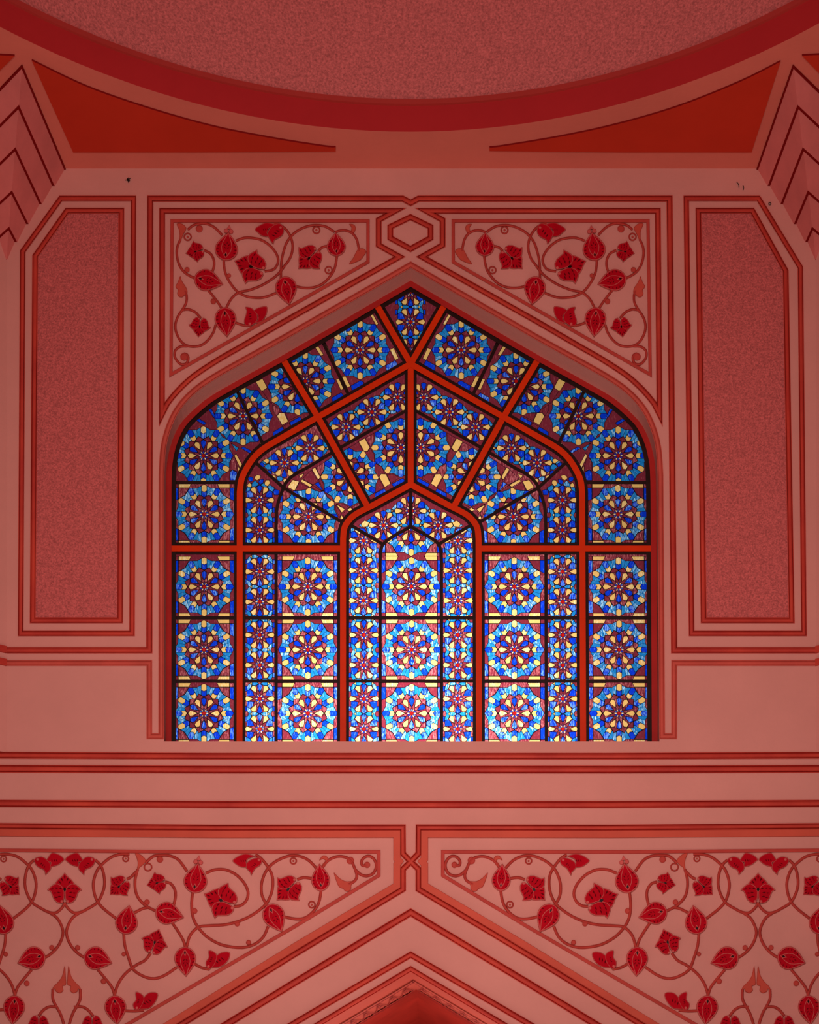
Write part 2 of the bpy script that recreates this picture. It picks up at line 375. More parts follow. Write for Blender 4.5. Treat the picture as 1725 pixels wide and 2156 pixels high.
# ------------------------------------------------------------------ side panels
for sgn in (0, 1):
    root = thing('wall_panel', 'tall rough pink panel in double red frames %s of the window' % ('right' if sgn else 'left'), 'panel', 'tall side panels')
    o1 = [(128, 417.5), (281, 417.5), (278, 1333.5), (43.3, 1333.5), (47.8, 529)]
    i1 = [(141, 443.5), (255.5, 443.5), (252.8, 1306), (68.8, 1306), (74, 539)]
    fi = [(143, 447), (252, 447), (249.5, 1302), (72, 1302), (77, 541)]
    if sgn: o1, i1, fi = mir(o1), mir(i1), mir(fi)
    if sgn:
        o1 = [(x + (7 if y > 500 and x > 1650 and y < 600 else 0), y + (34 if 500 < y < 600 else 0)) for x, y in o1]
        i1 = [(x + (0 if y > 600 or y < 500 else 2), y + (31 if 500 < y < 600 else 0)) for x, y in i1]
        fi = [(x, y + (31 if 500 < y < 600 else 0)) for x, y in fi]
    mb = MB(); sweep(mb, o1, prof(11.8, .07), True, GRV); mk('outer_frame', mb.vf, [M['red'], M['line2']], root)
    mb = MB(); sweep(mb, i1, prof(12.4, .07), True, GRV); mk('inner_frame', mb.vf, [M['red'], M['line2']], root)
    mb = MB(); plate(mb, fi, 0, .012, .5); mk('infill', mb.vf, M['rough'], root)
# ------------------------------------------------------------------ floral reliefs
BUD = [(0, 0), (.03, .13), (.09, .225), (.17, .30), (.28, .352), (.40, .37), (.52, .345), (.64, .285), (.76, .205), (.86, .125), (.94, .05), (1, 0)]
def local(base, tip, flip=1):
    dx, dy = tip[0] - base[0], tip[1] - base[1]
    return lambda u, v: (base[0] + dx * v - dy * u * flip, base[1] + dy * v + dx * u * flip)
def ticks(mb, fr, spots, d, m):
    for u, v, ang, L in spots:
        w = L * .15; ca, sa = math.cos(ang), math.sin(ang)
        q = [(u - ca * L / 2, v - sa * L / 2), (u - sa * w, v + ca * w), (u + ca * L / 2, v + sa * L / 2), (u + sa * w, v - ca * w)]
        mb.add([P(*fr(a, b), d) for a, b in q], [(0, 1, 2, 3)], m)
def bud(root, base, tip, width, finial=False):
    fr = local(base, tip); L = math.hypot(tip[0] - base[0], tip[1] - base[1]); k = width * 1.05 / L / .74
    ol = [fr(w * k, v) for v, w in BUD] + [fr(-w * k, v) for v, w in reversed(BUD[1:-1])]
    ol = spline(ol, 2, True)
    mb = MB(); plate(mb, ol, 0, .098, 1.2, 0)
    if finial:
        for s in (-1, 1):
            c = fr(s * .085, 1.03); plate(mb, [(c[0] + 5.0 * math.cos(a), c[1] + 5.0 * math.sin(a)) for a in [i * .5236 for i in range(12)]], 0, .06, 1)
        plate(mb, [fr(.09, 1.09), fr(0, 1.26), fr(-.09, 1.09)], 0, .055, .6)
    b = mk('bud', mb.vf, M['rim'], root)
    mb = MB(); r = 2.6
    inn = inset(ol, r); face(mb, inn, .105, 0)
    alm = [(.10, 0), (.2, .07), (.33, .135), (.48, .165), (.63, .135), (.78, .075), (.93, .02)]
    for s in (-1, 1): sweep(mb, [fr(s * w * k, v) for v, w in alm], [(-.75, .105), (-.6, .116), (.6, .116), (.75, .105)], False, 1, 0, False)
    sweep(mb, [fr(.06 * k, .17), fr(0, .31), fr(-.06 * k, .17)], [(-.6, .105), (-.5, .115), (.5, .115), (.6, .105)], False, 1, 0, False)
    sp = []
    for s in (-1, 1):
        for v, w, a in ((.16, .21, .5), (.28, .265, .2), (.40, .28, 0), (.52, .26, -.3), (.64, .205, -.5)): sp.append((s * w * k, v, s * a if s > 0 else math.pi - a if False else -a * -1 if False else s * a, .10))
    for u, v, a in ((0, .62, 1.57), (-.06, .55, 2.2), (.06, .55, .95), (-.05, .45, 2.4), (.05, .45, .75)): sp.append((u * k, v, a, .10))
    ticks(mb, fr, sp, .110, 2)
    q = [(0, .15), (.035 * k, .21), (0, .27), (-.035 * k, .21)]
    mb.add([P(*fr(a, c), .112) for a, c in q], [(0, 1, 2, 3)], 3)
    mk('bud_face', mb.vf, [M['crimson'], M['rim'], M['seed'], M['stone']], b)
PT = [(0, .40), (.06, .5), (.2, .6), (.315, .66), (.22, .78), (.10, .88), (0, 1.0)]
PTOP = [(.0, .36), (.2, .45)] + PT[3:] + [(-u, v) for u, v in reversed(PT[3:-1])] + [(-.2, .45)]
PSIDE = [(0, .38), (.04, .50), (.12, .6), (.24, .655), (.36, .625), (.46, .545), (.565, .44), (.46, .39), (.41, .27), (.36, .14), (.25, .03), (.12, 0), (.04, .07), (.008, .2)]
def petal_mesh(rim_mb, ol, d, sp, fr, rim=1.6):
    plate(rim_mb, ol, 0, d, .8, 0)
    mb = MB(); face(mb, inset(ol, rim), d + .007, 0); ticks(mb, fr, sp, d + .012, 1); return mb
def flower(root, base, tip, wide=1.0):
    fr0 = local(base, tip); fr = lambda u, v: fr0(u * wide, v)
    L = math.hypot(tip[0] - base[0], tip[1] - base[1]); rim = max(1.0, min(1.9, L * .028))
    rm = MB(); faces = []
    tp = [fr(u, v) for u, v in PTOP]
    faces.append(petal_mesh(rm, tp, .075, [(u, v, a, .15) for u, v, a in ((0, .86, 1.57), (.09, .78, 1.2), (-.09, .78, 1.94), (.16, .69, .9), (-.16, .69, 2.24))], fr, rim))
    for s in (-1, 1):
        sp = [(s * u, v, (a if s > 0 else math.pi - a), .13) for u, v, a in ((.14, .49, .3), (.27, .50, .1), (.40, .47, -.2), (.19, .36, .15), (.31, .34, 0), (.17, .23, .05), (.27, .2, -.1))]
        faces.append(petal_mesh(rm, spline([fr(s * u, v) for u, v in PSIDE], 2, True) if False else [fr(s * u, v) for u, v in PSIDE], .10, sp, fr, rim))
    for s in (-1, 1):
        c = fr(s * .09, .07); r = max(1.6, L * .05); plate(rm, [(c[0] + r * math.cos(a), c[1] + r * math.sin(a)) for a in [i * .628 for i in range(10)]], .09, .125, .6)
    f = mk('flower', rm.vf, M['rim'], root)
    for mb in faces: mk('petal', mb.vf, [M['crimson'], M['seed']], f)
    q = [(0, .38), (.05, .46), (0, .54), (-.05, .46)]
    mb = MB(); mb.add([P(*fr(a, b), .116) for a, b in q], [(0, 1, 2, 3)]); mk('center_inset', mb.vf, M['stone'], f)
def half_flower(root, pa, pb, bead):
    rm = MB(); faces = []
    cb_ = [sum(q[k] for q in pb) / len(pb) for k in (0, 1)]; ca_ = [sum(q[k] for q in pa) / len(pa) for k in (0, 1)]
    def tuck(q):
        db = math.hypot(q[0] - cb_[0], q[1] - cb_[1]); da = math.hypot(q[0] - ca_[0], q[1] - ca_[1])
        t = 4.5 / db if db < da * 1.6 else 0
        return (q[0] + (cb_[0] - q[0]) * t, q[1] + (cb_[1] - q[1]) * t)
    pa = [tuck(q) for q in pa]
    for p, d in ((pa, .075), (pb, .098)):
        cx = sum(x for x, y in p) / len(p); cy = sum(y for x, y in p) / len(p)
        fr = lambda u, v: (u, v)
        ba = math.atan2(cy - bead[1], cx - bead[0]); sp = []
        R = min(math.hypot(x - cx, y - cy) for x, y in p)
        for t in (-1, 0, 1):
            sp.append((cx + t * math.cos(ba) * R * .55, cy + t * math.sin(ba) * R * .55, ba + 1.25, R * .75))
        faces.append(petal_mesh(rm, spline(p, 3, True), d, sp, fr, 1.4))
    plate(rm, [(bead[0] + 3 * math.cos(a), bead[1] + 3 * math.sin(a)) for a in [i * .628 for i in range(10)]], .09, .12, .6)
    f = mk('half_flower', rm.vf, M['rim'], root)
    for mb in faces: mk('petal', mb.vf, [M['crimson'], M['seed']], f)
def tr(sx, sy, k): return lambda pts: [(sx + x / k, sy + y / k) for x, y in pts]
A = tr(300, 400, 5.75); B = tr(560, 400, 5.39); Cc = tr(300, 600, 5.75); E = tr(0, 1780, 4.588); Fq = tr(300, 1780, 4.588); G = tr(620, 1780, 4.588)
def disc(mb, c, r, d=.055):
    plate(mb, [(c[0] + r * math.cos(a), c[1] + r * math.sin(a)) for a in [i * math.pi / 8 for i in range(16)]], 0, d, r * .3)
def ringm(mb, c, r, w=3.2):
    sweep(mb, [(c[0] + r * math.cos(a), c[1] + r * math.sin(a)) for a in [i * math.pi / 10 for i in range(20)]], tube(w, .05), True)
def relief(sgn, label, border, stems, w, buds, flowers, halves, leaves, knobs, rings_):
    mm = (lambda p: mir(p)) if sgn else (lambda p: p)
    m1 = lambda q: mm([q])[0]
    root = thing('floral_relief', label, 'carving', 'floral relief panels')
    mb = MB(); b = mm(border[0]); sweep(mb, b, flat(border[1], .05), border[2]); mk('border', mb.vf, M['stem'], root)
    for i, s in enumerate(stems):
        mb = MB(); sweep(mb, spline(mm(s), 5), tube(w, .072 + .0017 * (i % 5)), False); mk('stem', mb.vf, M['stem'], root, False)
    for q in leaves:
        mb = MB(); plate(mb, spline(mm(q), 3, True), 0, .058, 1.2); mk('leaf', mb.vf, M['leaf'], root)
    for c, r in knobs:
        mb = MB(); disc(mb, m1(c), r); mk('knob', mb.vf, M['stem'], root)
    for c, r in rings_:
        mb = MB(); ringm(mb, m1(c), r); disc(mb, m1(c), max(1.2, r * .32), .03) if r < 7.8 else None; mk('curl', mb.vf, M['stem'], root)
    for b0, t0, wd, fin in buds: bud(root, m1(b0), m1(t0), wd, fin)
    for b0, t0, wd in flowers: flower(root, m1(b0), m1(t0), wd)
    for pa, pb, bd in halves: half_flower(root, mm(pa), mm(pb), m1(bd))
    return root
up_stems = [A([(550, 480), (620, 425), (720, 405), (800, 415), (880, 460), (965, 545)]),
    A([(460, 600), (425, 680), (415, 760), (430, 860), (470, 950), (540, 1020), (650, 1075)]),
    A([(745, 728), (810, 760), (850, 810), (868, 880), (860, 950), (840, 1000)]),
    A([(795, 1210), (860, 1290), (920, 1370), (965, 1440)]),
    A([(1015, 1430), (1060, 1340), (1110, 1280), (1180, 1235), (1300, 1210), (1450, 1150), (1580, 1070), (1660, 1000)]) + B([(150, 940), (220, 850), (270, 780), (300, 690), (300, 600), (270, 510), (220, 440), (150, 390), (90, 378)]),
    A([(985, 840), (990, 930), (1010, 1020), (1060, 1120), (1150, 1230), (1270, 1290), (1420, 1305), (1520, 1285), (1620, 1245)]),
    A([(1130, 615), (1230, 580), (1330, 580), (1450, 610), (1560, 690), (1630, 790), (1640, 880), (1590, 960), (1480, 985)]),
    B([(775, 475), (690, 420), (600, 400), (500, 405), (400, 440), (310, 500), (240, 590), (200, 700), (175, 830), (170, 1000)]),
    B([(325, 1088), (430, 1110), (540, 1105), (640, 1065), (720, 990), (780, 890), (808, 740)]),
    B([(595, 690), (640, 650), (700, 635)]),
    B([(785, 480), (840, 460), (910, 460), (980, 490), (1030, 560), (1050, 640), (1058, 690)]),
    Cc([(887, 480), (860, 570), (800, 660), (720, 725), (620, 745), (520, 725), (450, 660), (405, 560), (400, 470), (430, 380), (490, 290), (530, 210), (535, 130), (515, 70)]),
    Cc([(488, 302), (560, 295), (640, 330), (705, 400)]),
    Cc([(545, 740), (460, 745), (400, 790), (390, 860), (420, 920), (470, 960), (530, 950), (555, 890), (540, 845), (500, 830)]),
    Cc([(1115, 448), (1180, 475), (1240, 490), (1320, 492)])]
pt = lambda t, x, y: t([(x, y)])[0]
up_buds = [(pt(A, 1000, 855), pt(A, 1042, 510), 47, True), (pt(A, 628, 1055), pt(A, 980, 1140), 44, False), (pt(A, 992, 1418), pt(Cc, 1025, 630), 44, False),
    (pt(B, 205, 980), pt(B, 265, 1305), 44, False), (pt(B, 803, 750), pt(B, 792, 478), 38.5, False)]
up_flowers = [(pt(A, 1480, 985), pt(A, 1112, 858), 1.0), (pt(A, 742, 725), pt(A, 522, 768), 1.05), (pt(Cc, 707, 392), pt(Cc, 675, 632), 1.0), (pt(B, 592, 672), pt(B, 368, 895), .98)]
up_halves = [([(536.5, 482.5), (548, 473.5), (562, 468.5), (582, 468.5), (573, 475), (567, 481), (563, 490), (562, 500), (552, 497), (543, 490)],
              [(575.5, 513.5), (567, 503), (563, 492), (567, 482), (576, 474), (588, 470), (596, 476), (598, 487), (594, 496), (585, 502), (578, 506)], (591, 479)),
             (Cc([(1365, 290), (1420, 255), (1527, 245), (1510, 330), (1480, 400), (1430, 450), (1350, 490), (1300, 500), (1390, 430), (1395, 370)]),
              Cc([(1245, 265), (1300, 270), (1340, 290), (1380, 340), (1395, 380), (1390, 430), (1340, 480), (1290, 500), (1240, 480), (1230, 430), (1250, 360), (1260, 310)]), pt(Cc, 1300, 470))]
up_leaves = [A([(415, 410), (470, 405), (515, 435), (530, 470), (495, 540), (470, 600), (448, 640), (450, 560), (445, 490)]),
    A([(458, 1040), (430, 1110), (400, 1170), (430, 1210), (420, 1250), (440, 1290), (480, 1298), (515, 1270), (545, 1240), (530, 1180), (490, 1120), (470, 1080)]),
    B([(945, 840), (990, 770), (1030, 690), (1060, 665), (1110, 665), (1140, 700), (1110, 750), (1080, 790), (1020, 820)]),
    B([(945, 388), (990, 388), (1020, 420), (1012, 465), (990, 488), (965, 470), (972, 425)])]
up_knobs = [(pt(A, 688, 468), 7.6), (pt(A, 540, 965), 5.6), (pt(A, 1046, 1035), 4.7), (pt(A, 858, 1347), 6), (pt(Cc, 503, 868), 8)]
up_rings = [(pt(A, 548, 568), 7.3), (pt(B, 573, 455), 7.2), (pt(B, 712, 910), 7.2)]
up_border = ([(362.5, 465), (775, 465), (775, 551.5), (360, 788.5)], 7, True)
for sgn, s in ((0, 'left'), (1, 'right')):
    relief(sgn, 'upper %s floral relief with red buds in the corner beside the window arch' % s, up_border, up_stems, 5.4, up_buds, up_flowers, up_halves, up_leaves, up_knobs, up_rings)
# lower pair
AX = 625
def em(p): return [(2 * AX - x, y) for x, y in p]
v1 = [(0, 85), (80, 85), (170, 110), (250, 170), (310, 240), (345, 340), (345, 430), (315, 530), (250, 610), (130, 705)]
v2 = [(330, 140), (280, 190), (250, 270), (240, 370), (260, 460), (310, 550), (400, 610), (470, 645), (540, 650), (600, 600), (625, 550)]
v3 = [(480, 650), (550, 700), (595, 780), (608, 850), (585, 930), (540, 1000), (480, 1055), (420, 1090)]
v17 = [(1195, 850), (1205, 960), (1240, 1080), (1290, 1200), (1400, 1270), (1500, 1285), (1600, 1250), (1710, 1175)]
v18 = [(1105, 1450), (1140, 1340), (1210, 1240), (1310, 1160), (1400, 1110), (1455, 1040)]
v19 = [(945, 1200), (1020, 1290), (1080, 1370), (1108, 1450)]
lf = [(510, 1390), (510, 1480), (540, 1550), (580, 1620), (615, 1725), (620, 1800)]
sb = [(555, 1562), (480, 1558), (420, 1590), (372, 1648)]
lo_stems = [E(v1), E(em(v1)), E(v2), E(em(v2)), E(v3), E(em(v3)), E(v17), E(em(v17)), E(v18), E(em(v18)), E(v19), E(em(v19)), E(lf), E([(1285 - x, y) for x, y in lf]), E(sb), E([(1270 - x, y) for x, y in sb]),
    E([(1225, 325), (1265, 305), (1320, 250)]), E([(10, 330), (-20, 310), (-70, 255)]),
    E([(1405, 170), (1480, 105), (1560, 95), (1640, 100), (1725, 140)]) + Fq([(430, 250)]),
    E([(1330, 230), (1305, 330), (1310, 440), (1345, 520), (1420, 590), (1520, 640)]),
    E([(1595, 352), (1650, 370), (1690, 430), (1695, 500), (1675, 590)]),
    E([(1300, 650), (1380, 610), (1435, 600)]), Fq([(290, 750), (350, 840), (395, 920), (415, 990)]),
    Fq([(425, 985), (460, 870), (540, 790), (640, 775), (800, 765), (950, 725), (1080, 660), (1190, 570), (1240, 480), (1260, 380), (1250, 280), (1200, 190), (1140, 120), (1090, 90)]),
    Fq([(487, 445), (475, 560), (485, 680), (530, 780), (620, 880), (740, 950), (860, 980), (980, 985), (1090, 950), (1170, 880), (1215, 780)]),
    Fq([(610, 268), (700, 235), (800, 235), (900, 280), (980, 360), (1020, 450), (1005, 530), (950, 580), (885, 590)]),
    Fq([(1685, 225), (1600, 140), (1500, 100), (1400, 105), (1280, 160), (1200, 240), (1155, 350), (1150, 450), (1170, 520), (1215, 590)]),
    Fq([(1365, 688), (1480, 710), (1570, 700), (1650, 640), (1705, 550), (1728, 420)]),
    Fq([(1495, 330), (1560, 310), (1650, 322)]),
    E([(1205, 1597), (1300, 1600), (1390, 1592)]), Fq([(505, 1145), (570, 1180), (650, 1198)]), E([(-40, 1590), (75, 1585)]),
    G([(270, 215), (320, 150), (400, 110), (480, 110), (545, 145), (590, 240), (603, 300), (580, 345), (525, 375)]),
    G([(590, 235), (640, 280), (700, 295), (760, 270), (790, 210), (780, 150), (740, 108), (690, 108), (652, 145), (655, 190), (695, 195)])]
lo_buds = [(pt(E, 1203, 858), pt(E, 1250, 575), 45.5, False), (pt(E, 47, 858), pt(E, 0, 575), 45.5, False),
    (pt(E, 815, 1055), pt(E, 1085, 1138), 47, False), (pt(E, 435, 1055), pt(E, 165, 1138), 47, False),
    (pt(E, 1103, 1448), pt(E, 1132, 1735), 44, False), (pt(E, 147, 1448), pt(E, 118, 1735), 44, False),
    (pt(Fq, 125, 625), pt(Fq, 402, 697), 45.5, False), (pt(Fq, 495, 460), pt(Fq, 537, 170), 48, True), (pt(Fq, 408, 978), pt(Fq, 420, 1268), 44, False),
    (pt(Fq, 1215, 570), pt(Fq, 1348, 838), 45, False), (pt(G, 260, 440), pt(G, 242, 175), 38, False)]
lo_flowers = [(pt(E, 625, 562), pt(E, 625, 262), 1.0), (pt(E, 1225, 328), pt(E, 1060, 478), .98), (pt(E, 25, 328), pt(E, 190, 478), .98), (pt(E, 1600, 345), pt(E, 1417, 385), 1.05),
    (pt(E, 1458, 1045), pt(E, 1538, 805), .95), (pt(Fq, 900, 585), pt(Fq, 592, 468), 1.0), (pt(Fq, 1500, 335), pt(Fq, 1296, 530), .98),
    (pt(E, 375, 1640), pt(E, 372, 1860), 1.0), (pt(E, 890, 1640), pt(E, 892, 1860), 1.0)]
h1a = [(455, 138), (470, 105), (497, 72), (540, 76), (585, 95), (622, 133), (600, 160), (560, 190), (520, 212), (497, 217), (490, 165)]
h1b = [(330, 140), (345, 118), (380, 108), (420, 112), (455, 138), (485, 170), (495, 215), (480, 245), (455, 270), (438, 285), (432, 255), (415, 232), (385, 220), (355, 200), (335, 170)]
lo_halves = [(E(h1a), E(h1b), pt(E, 362, 135)), (E(em(h1a)), E(em(h1b)), pt(E, 888, 135)),
    (Fq([(870, 145), (930, 100), (1000, 80), (1085, 82), (1020, 130), (1005, 170), (1000, 215), (950, 210), (900, 180)]), Fq([(1000, 215), (1010, 165), (1060, 130), (1130, 115), (1155, 150), (1140, 190), (1090, 225), (1050, 290), (1040, 260)]), pt(Fq, 1125, 140)),
    (Fq([(720, 1065), (780, 1020), (862, 1025), (835, 1100), (780, 1160), (720, 1200), (650, 1195), (710, 1130)]), Fq([(638, 1015), (690, 1025), (720, 1060), (715, 1110), (690, 1160), (650, 1195), (615, 1170), (612, 1120), (640, 1080)]), pt(Fq, 638, 1168)),
    (E([(1395, 1480), (1450, 1410), (1542, 1418), (1510, 1500), (1450, 1570), (1400, 1600), (1330, 1600), (1385, 1540)]), E([(1310, 1415), (1370, 1435), (1395, 1480), (1380, 1530), (1340, 1590), (1295, 1580), (1283, 1530), (1312, 1490)]), pt(E, 1322, 1570))]
lfp = [(625, 1163), (636, 1280), (637, 1345), (605, 1360), (612, 1400), (580, 1427), (540, 1412), (528, 1388), (502, 1410), (515, 1365), (560, 1320), (600, 1260)]
lo_leaves = [E(lfp), E([(1287 - x, y) for x, y in lfp]), E([(1305, 75), (1355, 85), (1412, 145), (1380, 190), (1345, 220), (1325, 300), (1300, 330), (1330, 190), (1320, 120)]),
    G([(382, 262), (430, 310), (490, 345), (550, 345), (575, 350), (550, 385), (548, 420), (520, 445), (490, 440), (470, 418), (430, 400), (400, 330)]),
    G([(240, 145), (265, 105), (295, 98), (325, 120), (318, 165), (290, 205), (272, 180), (300, 150), (275, 130)])]
lo_knobs = [(pt(E, 1545, 135), 7), (pt(E, 1420, 548), 6), (pt(E, 500, 987), 5.6), (pt(E, 750, 987), 5.6), (pt(E, 1000, 1312), 6), (pt(E, 258, 1332), 6), (pt(E, 55, 1050), 5), (pt(Fq, 505, 633), 5.8), (pt(Fq, 915, 757), 5.6), (pt(Fq, 1025, 938), 5.4),
    (pt(G, 540, 145), 8), (pt(G, 703, 187), 6.5), (pt(E, 1195, 1050), 4.6)]
lo_rings = [(pt(E, 1430, 210), 7.8), (pt(E, 1215, 128), 6), (pt(E, 35, 130), 6), (pt(Fq, 1458, 150), 6.4), (pt(Fq, 1637, 572), 6.6)]
lo_border = ([(-900, 1785), (0, 1790), (400, 1793.5), (797.6, 1793.5), (797.6, 1843), (620, 1951), (300, 2138), (100, 2255)], 7.4, False)
for sgn, s in ((0, 'left'), (1, 'right')):
    relief(sgn, 'lower %s floral relief with red buds on looping stems above the arch' % s, lo_border, lo_stems, 6.2, lo_buds, lo_flowers, lo_halves, lo_leaves, lo_knobs, lo_rings)
mb = MB(); sweep(mb, [(1632 - 6 + 2.6 * math.cos(a), 429 + 2.6 * math.sin(a)) for a in [i * math.pi / 8 for i in range(16)]], tube(1.3, .04), True)
tag(mk('ring_hook', mb.vf, M['stone']), 'tiny dark metal ring on the wall above the right side panel', 'hook')
for pts, txt in (([[(271, 374), (268, 377), (271, 381), (270, 384)], [(264, 379), (269, 378), (275, 375)], [(269, 376), (273, 379), (271, 382), (268, 379)]], 'small dark cobweb tuft on the wall above the left floral panel'),
                 ([[(1556, 383), (1560, 388), (1561, 395)], [(1569, 391), (1571, 394), (1570, 400)]], 'small dark curled cobweb strands above the right side panel')):
    mb = MB()
    for p in pts: sweep(mb, spline(p, 4), tube(1.5, .03), False)
    tag(mk('cobweb', mb.vf, M['stone']), txt, 'cobweb')
# ------------------------------------------------------------------ the lower arch: soffit, carved border, deep vault
arch = thing('archway', 'pointed red arch vault at the bottom centre with carved border', 'arch')
def tunnel(secs, m, name, end=False):
    pl = [P(x, y, 0) for x, y in low]; n = len(pl)
    mb = MB(); v = []
    steps = len(secs) - 1
    for up, d in secs:
        v += [(X, -d, Z + (up if 5 < i < n - 6 else 0)) for i, (X, Y, Z) in enumerate(pl)]
    mb.add(v, [(k * n + i, k * n + i + 1, (k + 1) * n + i + 1, (k + 1) * n + i) for k in range(steps) for i in range(n - 1)])
    if end: mb.add(v[-n:], [tuple(t) for t in tessellate_polygon([[Vector((p[0], p[2], 0)) for p in v[-n:]]])])
    return mk(name, mb.vf, m, arch)
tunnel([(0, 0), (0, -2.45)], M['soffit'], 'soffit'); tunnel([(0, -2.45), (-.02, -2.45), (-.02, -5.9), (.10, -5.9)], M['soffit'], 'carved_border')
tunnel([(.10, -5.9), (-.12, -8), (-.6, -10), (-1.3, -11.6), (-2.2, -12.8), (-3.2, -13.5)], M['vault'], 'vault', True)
pl = [P(x, y, 0) for x, y in low]
# scrolls carved on the border, laid along the two slopes of the vault
axx, axz = P(865, 2046)[0], P(865, 2046)[2]
def onslope(u, dep, s, lift=.03):
    """u metres down the slope from the ridge, dep metres into the opening"""
    dx, dz = 200.0, -120.0; L = math.hypot(dx, dz)
    nx, nz = -.514, -.857
    return (axx + s * (u * dx / L + nx * lift), dep, axz + u * dz / L + nz * lift)
def ribbon(mb, pts, s, w, lift=.05):
    """flat cord w px wide either way (85 px per metre down the slope, 5.5 per metre into the opening)"""
    for (u0, d0), (u1, d1) in zip(pts, pts[1:]):
        a, b = (u1 - u0) * 85, (d1 - d0) * 5.5; L = math.hypot(a, b) or 1
        nu, nd = -b / L * w / 170, a / L * w / 11
        mb.add([onslope(u0 + nu, d0 + nd, s, lift), onslope(u1 + nu, d1 + nd, s, lift), onslope(u1 - nu, d1 - nd, s, lift), onslope(u0 - nu, d0 - nd, s, lift)], [(0, 1, 2, 3)])
for s in (-1, 1):
    mb = MB(); per = .36
    ribbon(mb, [(0, 2.52), (4, 2.52)], s, 1.3, .06)
    for k in range(9):
        u0 = .1 + k * per
        ribbon(mb, [(u0 + per * t, 4.2 + .95 * math.cos(math.pi * 2 * t)) for t in [i / 16 for i in range(17)]], s, 1.3)
        ribbon(mb, [(u0 + .18 + (.012 + .045 * t) * math.cos(8 * t + 1), 3.85 + (.2 + .75 * t) * math.sin(8 * t + 1)) for t in [i / 20 for i in range(21)]], s, 1.0, .056)
        ribbon(mb, [(u0 + per * t, 5.75 - .30 * abs(math.sin(math.pi * 2 * t))) for t in [i / 12 for i in range(13)]], s, 2.6, .062)  # dark scalloped ribbon paints the shadow along the border's inner edge
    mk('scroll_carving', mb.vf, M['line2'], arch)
# ------------------------------------------------------------------ the window
win = thing('window_1', 'tall pointed stained glass window with orange red mullions', 'window', kind='structure')
DF, DM, DB, DG = -.50, -.535, -.72, -.86
def part(name, items, m):
    mb = MB()
    for pts, pr, cl in items: sweep(mb, pts, pr, cl)
    return mk(name, mb.vf, M[m], win)
fr = both(FRAME)
part('frame', [(fr, box(12, DF - .22, DF), False)], 'frame')
part('frame_backing', [(fr, box(31, DF - .35, DF - .07), False)], 'bar')
full = lambda h: both(h)
mul = [full(MID), full(INN), [(355, 1155), (722.5, 1155)], mir([(355, 1155), (722.5, 1155)]), [(795, 645), (865, 766)], mir([(795, 645), (865, 766)]),
       [(596.5, 757), (669.5, 878), (774, 1066)], mir([(596.5, 757), (669.5, 878), (774, 1066)]), [(865, 764), (865, 1022)]]
for i, p in enumerate(mul):
    part('mullion', [(p, box(12.6, DM - .09, DM - .0025 * i), False)], 'mullion')
    part('mullion_backing', [(p, box(25.5, DM - .31 - .0007 * i, DM - .085 - .002 * i), False)], 'bar')
ARCB = [(714, 944), (697, 957), (650, 983), (619.5, 1000), (604, 1014), (597, 1027), (588, 1051), (583, 1074), (581.5, 1110), (581.5, 1566)]
ARCB = [(714, 944), (650, 983)] + spline([(650, 983), (619.5, 1000), (604, 1014), (597, 1027), (588, 1051), (583, 1074), (581.5, 1110)], 4)[1:] + [(581.5, 1566)]
bars = [both(CARC), [(865, 1022), (865, 1109)], ]
hb = []
for p in [[(676, 712), (737, 837)], [(494, 812), (557, 941)], [(355, 1016), (507, 1016)], [(865, 859), (714, 944)], [(532, 968), (597, 1027), (725, 1102)], ARCB, [(741, 1107), (806, 1146)]]:
    if p[0] == (865, 859): bars.append(list(reversed(p)) + mir(p)[1:])
    else: bars += [p, mir(p)]
for y in (1301, 1434): bars += [[(355, y), (722.5, y)], mir([(355, y), (722.5, y)]), [(722.5, y), (1007.5, y)]]
for i, p in enumerate(bars):
    part('glazing_bar', [(p, box(7.0, DB - .125, DB + .055 + .0011 * i), False)], 'bar')
# ---- stained glass patterns
def rot(p, k, o, s=1 / 12.32, flip=0):
    c, sn = math.cos(math.radians(k)), math.sin(math.radians(k))
    return [(o[0] + s * (x * c - y * sn), o[1] - s * (x * sn + y * c)) for x, y in p]
def pol(r, a): return (r * math.cos(math.radians(a)), r * math.sin(math.radians(a)))
def frame_pt(p, k):
    c, s = math.cos(math.radians(k)), math.sin(math.radians(k)); return (p[0] * c - p[1] * s, p[0] * s + p[1] * c)
PETAL = [(168, 0), (300, 62), (384, 68), (413, 0), (384, -68), (300, -62)]
def core(o, turn=0, tip=413, sh=384, no30=False):
    out = []
    for k in range(12):
        a = k * 30 + turn; g = k % 2 == 0
        pt_ = [(168, 0), (295, 62), (sh - 20, 68), (tip, 0), (sh - 20, -68), (295, -62)]
        if not (no30 and a % 90 == 30 + 30 * ((a // 90) % 2) and not g): out.append(('gold' if g else 'blue', rot(pt_, a, o)))
        out.append(('white' if g else 'cblue', rot([(42, 0), (85, 18), (134, 0), (85, -18)], a, o)))
        q = [(168, 0), frame_pt((250, 0), 15), frame_pt((168, 0), 30), frame_pt((112, 0), 15)]
        out.append(('mag', rot(q, a, o)))
    out.append(('red', rot([pol(48, i * 45) for i in range(8)], 0, o)))
    return out
